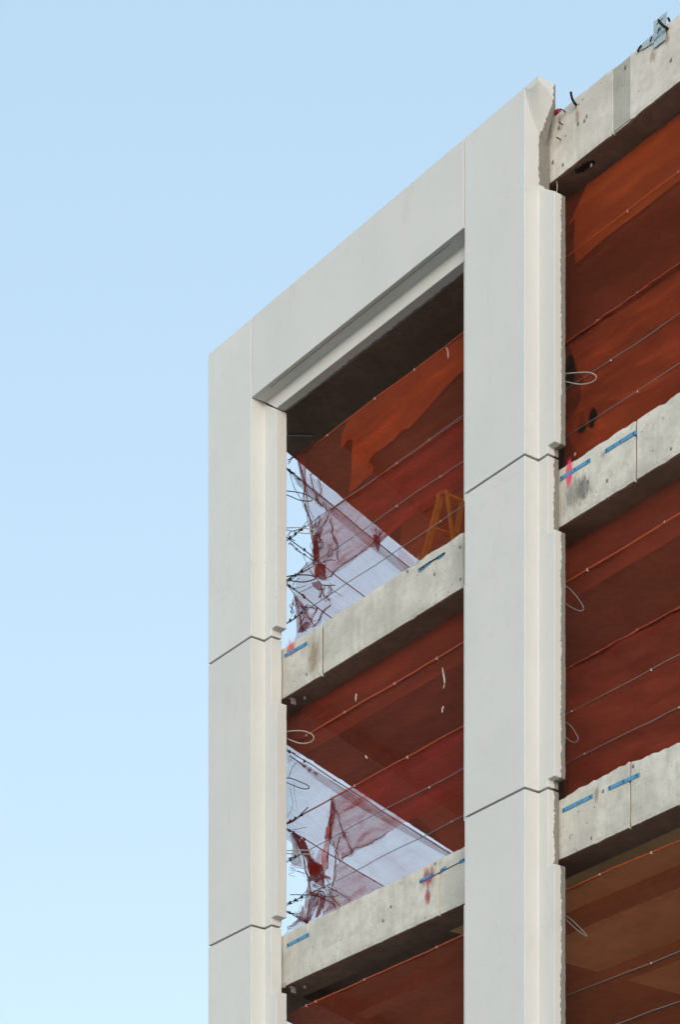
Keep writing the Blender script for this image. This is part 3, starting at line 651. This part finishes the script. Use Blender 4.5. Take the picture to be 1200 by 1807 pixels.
clump('twisted red net scraps knotted round the cable ends of the upper left bay', [
    ('netD', Q2([(370,300),(430,290),(490,310),(490,400),(480,500),(440,480),(365,450),(358,370)]), 0),
    ('netD', Q2([(330,520),(420,500),(450,540),(460,610),(400,610),(350,570)]), .01),
    ('netD', Q2([(345,-40),(395,-60),(410,100),(420,270),(360,270),(350,120)]), .02),
    ('netF', Q2([(135,690),(200,740),(270,810),(330,950),(345,1030),(250,1090),(165,1120),(150,900)]), .0),
    ('netD', Q2([(165,1110),(200,1040),(270,980),(340,1010),(300,1060),(230,1110)]), .01),
    ('netF', Q1([(160,170),(210,170),(270,320),(270,560),(280,760),(350,1000),(330,1090),(300,900),(260,740),(235,520),(190,330)]), .01),
    ('netD', Q1([(395,1090),(430,1040),(470,1000),(440,1110),(425,1140)]), .01),
    ('netD', Q2([(1060,-40),(1110,-40),(1140,60),(1110,170),(1085,100)]), -.01),
  ], [
    (S,.011,Q1([(165,170),(200,300),(240,480),(265,700),(295,880),(320,1000),(345,1100)])+Q2([(350,60),(360,200),(365,290)]),0),
    (Dk,.008,Q1([(60,340),(130,520),(200,660),(265,770),(310,950),(340,1060)]),.05),
    (Dk,.007,Q1([(185,160),(215,330),(245,520),(270,640)]),.03), (Dk,.006,Q1([(240,290),(265,420),(268,600),(290,800),(330,900)]),.02),
    (S,.009,Q1([(430,300),(440,420),(430,560),(415,630)]),.02), (S,.008,Q1([(330,370),(350,440),(345,560),(385,620),(410,690),(440,750)]),.02),
    (S,.009,Q1([(400,640),(400,690),(440,740)]),0), (S,.008,Q1([(440,690),(480,760),(520,810)]),0),
    (S,.010,Q1([(440,870),(420,930),(395,1010)]),0), (S,.010,Q1([(530,860),(490,950),(440,1020),(395,1090)]),0),
    (S,.007,Q1([(370,910),(360,980),(330,1050)]),0), (S,.007,Q1([(545,900),(575,1020),(580,1100),(610,1190)]),.02),
    (S,.008,Q1([(390,1080),(420,1140),(440,1190)]),0), (S,.006,Q2([(400,30),(440,40),(505,58)]),0), (S,.006,Q2([(385,140),(410,110),(455,98)]),0),
    (S,.010,Q2([(400,0),(395,110),(410,250),(430,300)]),.01), (S,.011,Q2([(375,0),(360,120),(355,260)]),.01),
    (S,.008,Q2([(585,0),(620,90),(575,130),(530,190),(490,270)]),.02), (S,.006,Q2([(620,90),(655,160),(630,240)]),.02), (S,.007,Q2([(545,60),(550,140),(510,230)]),.02),
    (S,.010,Q2([(1180,-100),(1080,0),(960,125),(830,235),(700,325),(600,390),(560,430),(500,480)]),.02),
    (Dk,.010,Q2([(60,30),(110,80),(165,130),(250,200),(330,250),(400,290)]),0), (Dk,.007,Q2([(60,45),(180,150),(240,240),(290,320),(350,430)]),.02),
    (S,.008,Q2([(470,310),(470,400),(480,480)]),-.01), (Dk,.010,Q2([(400,290),(360,340),(250,400),(110,460),(55,490)]),0), (Dk,.008,Q2([(420,285),(520,255),(585,250)]),0),
    (Dk,.007,Q2([(55,450),(150,430),(235,405),(350,350),(390,300)]),.02), (Dk,.009,Q2([(330,400),(380,460),(450,540),(520,555),(600,540)]),0), (Dk,.007,Q2([(545,560),(610,620),(675,675)]),0),
    (Dk,.012,Q2([(490,555),(545,560)]),-.01), (Dk,.012,Q2([(570,555),(600,545)]),-.01),
    (S,.009,Q2([(455,600),(455,650),(430,690),(420,670)]),0), (S,.006,Q2([(500,560),(480,640),(520,700),(545,740)]),0), (S,.006,Q2([(545,570),(550,640),(525,690)]),0),
    (S,.010,Q2([(550,760),(530,830),(460,910),(400,970),(340,1030)]),0), (Dk,.006,Q2([(460,910),(400,940),(320,970),(240,1000)]),0),
    (Dk,.010,Q2([(60,540),(100,610),(140,680),(160,730)]),0), (S,.010,Q2([(150,700),(175,800),(190,950),(205,1080)]),.01), (S,.009,Q2([(160,720),(240,830),(300,930),(335,1000)]),.01),
    (S,.008,Q2([(385,810),(360,890),(325,970)]),0), (S,.007,Q2([(265,820),(260,900),(215,1030)]),.01), (S,.006,Q2([(210,790),(320,810),(385,815)]),.01),
    (S,.009,Q2([(130,750),(130,810),(95,840),(80,860)]),-.02), (S,.006,Q2([(110,760),(140,740),(150,700)]),-.02), (Dk,.005,Q2([(95,840),(85,880),(75,915)]),-.02), (Dk,.004,Q2([(125,860),(118,905)]),-.02),
    (Dk,.010,Q2([(205,1045),(260,1095)]),-.01), (Dk,.007,Q2([(90,560),(130,510),(180,470)]),-.02), (Dk,.007,Q2([(100,595),(190,570),(265,555)]),-.02), (Dk,.008,Q2([(190,640),(260,590),(325,560)]),-.02),
    (Dk,.016,Q2([(75,65),(90,75)]),0), (Dk,.020,Q2([(155,125),(178,138)]),0), (Dk,.020,Q2([(245,190),(268,204)]),0), (Dk,.018,Q2([(205,655),(228,668)]),0), (Dk,.016,Q2([(118,598),(140,606)]),0),
    (Dk,.014,Q1([(60,330),(100,370)]),0), (Dk,.018,Q1([(155,420),(178,440)]),0), (Dk,.012,Q1([(60,1110),(100,1070),(190,1020),(270,990)]),0), (Dk,.007,Q1([(60,1130),(140,1070),(230,1010)]),.01),
    (S,.012,Q1([(60,230),(110,200),(170,150),(280,90),(360,10)]),0), (Dk,.008,Q1([(60,215),(180,140),(260,100)]),.01), (S,.009,Q1([(1080,1000),(1075,1100),(1090,1180)]),0), (S,.008,Q1([(1130,1050),(1140,1150),(1110,1200)]),0),
  ], NY-.02, 71)
clump('bunched dark red net tangle above the slab of the middle left bay', [
    ('netD', Q4([(70,-10),(210,60),(260,110),(320,260),(380,340),(440,370),(480,500),(485,640),(400,600),(340,560),(310,570),(295,420),(255,290),(190,200),(160,120)]), 0),
    ('netD', Q4([(310,270),(370,340),(430,380),(440,470),(380,530),(310,480),(290,400)]), -.02),
    ('netO', Q4([(520,-60),(565,-60),(552,80),(525,190),(500,300),(482,400),(480,490),(540,520),(548,536),(480,530),(430,545),(375,590),(350,575),(400,535),(462,505),(445,430),(438,370),(458,260),(480,170),(505,70)]), .01),
    ('netF', Q4([(420,200),(470,180),(450,340),(430,370),(370,320)]), .01),
    ('netD', Q4([(310,570),(330,690),(400,700),(470,740),(480,800),(450,900),(430,960),(370,1000),(400,850),(340,880),(310,1040),(250,1070),(300,900),(320,760)]), 0),
    ('netF', Q4([(300,600),(340,700),(310,850),(250,900),(245,850),(270,690)]), .01),
    ('netF', Q4([(480,650),(560,660),(600,780),(620,870),(500,940),(460,860),(490,760)]), .02),
    ('netF', Q4([(80,20),(160,60),(180,180),(240,400),(120,380),(90,340),(120,180)]), .02),
    ('netF', Q4([(240,880),(250,1000),(160,1040),(60,1110),(150,1010)]), .01),
    ('netF', Q3([(565,730),(590,720),(620,900),(570,1200),(495,1200),(540,960)]), .0),
    ('netD', Q3([(560,740),(572,740),(566,900),(575,1010),(560,1200),(528,1200),(545,1080),(548,960)]), .005),
  ], [
    (S,.013,Q4([(80,0),(170,50),(250,120),(300,300),(330,450),(310,560),(320,700)]),0), (S,.012,Q4([(130,20),(210,120),(235,280),(270,440),(300,560)]),0),
    (S,.011,Q4([(200,80),(280,240),(360,340),(430,400),(470,520),(480,640)]),0), (S,.010,Q3([(570,720),(560,850),(545,960),(510,1100),(490,1200)]),0),
    (S,.010,Q3([(580,760),(575,950),(565,1180)])+Q4([(560,60),(545,220),(500,420)]),0), (S,.007,Q3([(585,800),(650,900),(690,1020),(720,1190)]),.01),
    (S,.009,Q4([(700,0),(760,130),(800,240)]),.01), (S,.008,Q4([(660,30),(620,170),(600,300),(600,500),(590,640)]),.01), (S,.008,Q4([(600,100),(640,200),(690,330)]),.01),
    (S,.010,Q4([(800,240),(740,265),(690,310)]),.01), (S,.008,Q4([(800,240),(830,190),(1000,140),(1100,80),(1200,10)]),.02),
    (S,.008,Q4([(300,570),(380,530),(480,520),(550,540)]),-.01), (S,.008,Q4([(340,600),(400,620),(470,640)]),-.01), (Dk,.008,Q4([(300,690),(350,730),(420,700),(480,760)]),0),
    (S,.013,Q4([(320,700),(400,740),(470,770),(480,700),(400,690),(350,780)]),-.01), (S,.011,Q4([(440,720),(430,850),(400,990)]),0), (S,.010,Q4([(330,780),(300,900),(260,1050)]),0),
    (S,.009,Q4([(480,800),(470,890),(490,950)]),0), (S,.008,Q4([(380,800),(350,900),(330,1020)]),0), (Dk,.007,Q4([(480,760),(540,700),(560,640),(520,560),(490,530)]),0),
    (Dk,.007,Q4([(500,620),(570,660),(650,690)]),0), (S,.008,Q4([(520,650),(600,760),(680,850)]),0), (S,.008,Q4([(520,640),(650,695),(800,795)]),0), (S,.007,Q4([(500,790),(570,830),(600,880)]),.01),
    (Dk,.012,Q4([(60,720),(180,730),(310,738),(400,745)]),-.02), (Dk,.010,Q4([(470,755),(560,745),(640,728)]),-.02), (Dk,.007,Q4([(60,835),(150,790),(250,750),(360,700),(480,640)]),-.01),
    (Dk,.006,Q4([(140,800),(200,785),(230,775)]),-.02), (Dk,.018,Q4([(140,785),(160,795)]),-.02), (Dk,.016,Q4([(60,825),(78,825)]),-.02), (Dk,.008,Q4([(60,930),(180,980),(260,1020)]),0),
    (Dk,.008,Q4([(60,400),(130,440),(190,455),(280,490)]),0), (Dk,.006,Q4([(100,410),(170,410),(240,420)]),.01), (Dk,.005,Q4([(60,430),(110,450),(80,490),(125,515)]),.02), (Dk,.005,Q4([(190,455),(240,470),(270,520)]),.02),
    (Dk,.012,Q4([(60,295),(120,270),(200,240)]),0), (Dk,.005,Q4([(120,130),(100,260),(80,330),(130,370),(180,350)]),.02), (Dk,.006,Q4([(140,100),(175,220),(180,350)]),.02), (S,.007,Q4([(240,1010),(170,1040),(110,1100),(60,1110)]),0),
    (S,.007,Q4([(250,1060),(300,1020),(330,1000)]),0), (S,.005,Q4([(245,860),(200,930),(170,980),(220,990)]),.01),
    (Dk,.013,Q3([(60,210),(120,250),(190,300),(250,350)]),.02), (S,.018,Q3([(230,340),(250,355)]),0), (S,.018,Q3([(310,390),(330,405)]),0), (S,.014,Q3([(370,430),(400,445)]),0),
    (Dk,.008,Q3([(60,480),(110,350),(140,300)]),.02), (Dk,.005,Q3([(70,600),(90,800),(70,950)]),.02), (Dk,.004,Q3([(120,540),(150,700),(170,830)]),.02), (Dk,.012,Q3([(60,1100),(120,1130),(170,1160),(220,1200)]),0),
    (Dk,.006,Q3([(60,1090),(150,1080),(265,1058)]),-.01), (S,.007,Q3([(690,1110),(710,1190)]),0),
  ], NY-.02, 81)
# white frayed cords caught on the nets of the middle left bay
for lab, pts in (('long white frayed cord hanging on the dark net of the middle left bay', [(781,1178),(783,1190),(785,1203),(783,1215)]), ('short white cord end below the long one on the dark net', [(783,1246),(781,1252),(781,1258)]),
                 ('thin white cord by the left of the upper orange rope', [(629,1224),(628,1231),(628,1238)]), ('white scrap caught on the dark net near the sloping ceiling edge', [(645,1333),(647,1337),(648,1339)]),
                 ('thin white cord hanging from the torn flap rope under the top lintel', [(788,613),(791,622),(791,633)])):
    o = tube('cord_scrap', smoothpath([at(a, b, NY-.04+rnd.uniform(-.01,.01)) for a, b in pts], 5), lambda u: .005+.006*math.sin(3.14*u), M['tie'], None, 5); tag(o, lab, 'cord', 'white cord scraps')

# ---------------------------------------------------------------- other things
# yellow stepladder behind the net
LY = 1.55; zf = TOPS[1]
t0 = at(777, 866, LY); lad = root('stepladder', (t0.x, LY, zf))
hh = t0.z-zf
def lbar(name, a, b, w_, h_, mat='yellow'):
    bm = bmesh.new(); add_obox(bm, Vector(a), Vector(b)-Vector(a), w_, h_); return bevel(frombm(name, bm, M[mat], lad), .004)
fx, wd = -.80, .30
# front rails lean along the facade, back rails spread the other way
for y in (0, .42):
    lbar('front_rail', (fx*1.0, y-.03*(y>0), 0), (-.03, y*.72+.05, hh), .09, .03) if y == 0 else lbar('front_rail', (fx*.72, y, 0), (-.0, y*.72+.05, hh), .07, .03)
    lbar('rear_rail', (.42, y, 0), (.06, y*.72+.05, hh), .045, .028)
for i in range(1, 5):
    u = i/5.2; x = fx+( -.03-fx)*u
    lbar('step', (x+.02, .02+.05*u, hh*u), (x*.9+.02, .40-.07*u, hh*u), .075, .022)
for i in (1, 3): u = i/4.6; lbar('brace', (.42-.36*u, .03+.05*u, hh*u), (.42-.36*u, .40-.07*u, hh*u), .03, .012)
lbar('top_cap', (-.05, .02, hh-.01), (-.05, .40, hh-.01), .13, .04); 
lbar('spreader', (-.30, .02, hh*.5), (.24, .02, hh*.5), .012, .02, 'steel')
tag(lad, 'yellow stepladder standing on the slab behind the orange net', 'ladder')

# pale grey plates on the roof beam
pl = root('metal_plate', at(1166, 84, YB-.02)); po = pl.location.copy()
Pq = [at(1154,38.5,YB-.03), at(1177.5,20.5,YB-.03), at(1174.5,69.5,YB-.02), at(1154.5,85,YB-.02)]
bm = bmesh.new(); a = [bm.verts.new(p-po) for p in Pq]; b = [bm.verts.new(p-po+Vector((0,.006,0))) for p in Pq]; bm.faces.new(a); bm.faces.new(b[::-1])
for i in range(4): bm.faces.new((a[i], b[i], b[(i+1)%4], a[(i+1)%4]))
frombm('sheet', bm, M['galv'], pl)
for pts in ([(1159,43),(1165,38),(1170,32)], [(1160.5,60),(1164,48),(1163,54),(1168,47)], [(1155.5,72),(1160,66),(1164.5,61)]):
    tube('slot', [at(a_, b_, YB-.032)-po for a_, b_ in pts], .003, M['black'], pl, 5)
tag(pl, 'blue grey steel plate with dark slots on top of the roof beam', 'plate')
p2 = [at(1133,77.5,YB-.016), at(1153,60,YB-.016), at(1154,75,YB-.012), at(1133,88,YB-.012)]
bm = bmesh.new(); a = [bm.verts.new(p) for p in p2]; b = [bm.verts.new(p+Vector((0,.005,0))) for p in p2]; bm.faces.new(a); bm.faces.new(b[::-1])
for i in range(4): bm.faces.new((a[i], b[i], b[(i+1)%4], a[(i+1)%4]))
tag(frombm('metal_strip', bm, M['galv']), 'narrow pale steel strip left of the slotted plate on the roof beam', 'strip')
bm = bmesh.new(); p = at(974, 206, YB+.07); r_ = at(988, 196, YB+.07); add_obox(bm, p, r_-p, .05, .045); o = bevel(frombm('timber_offcut', bm, M['red']), .004); tag(o, 'dark red offcut lying on the roof beam behind the tall column', 'offcut')
bm = bmesh.new(); p = at(500, 766, .62); r_ = at(551, 767, 1.05); add_obox(bm, p, r_-p, .03, .035); o = bevel(frombm('steel_bar', bm, M['steel']), .004); tag(o, 'short grey steel bar behind the corner jamb just below the top lintel', 'bar')
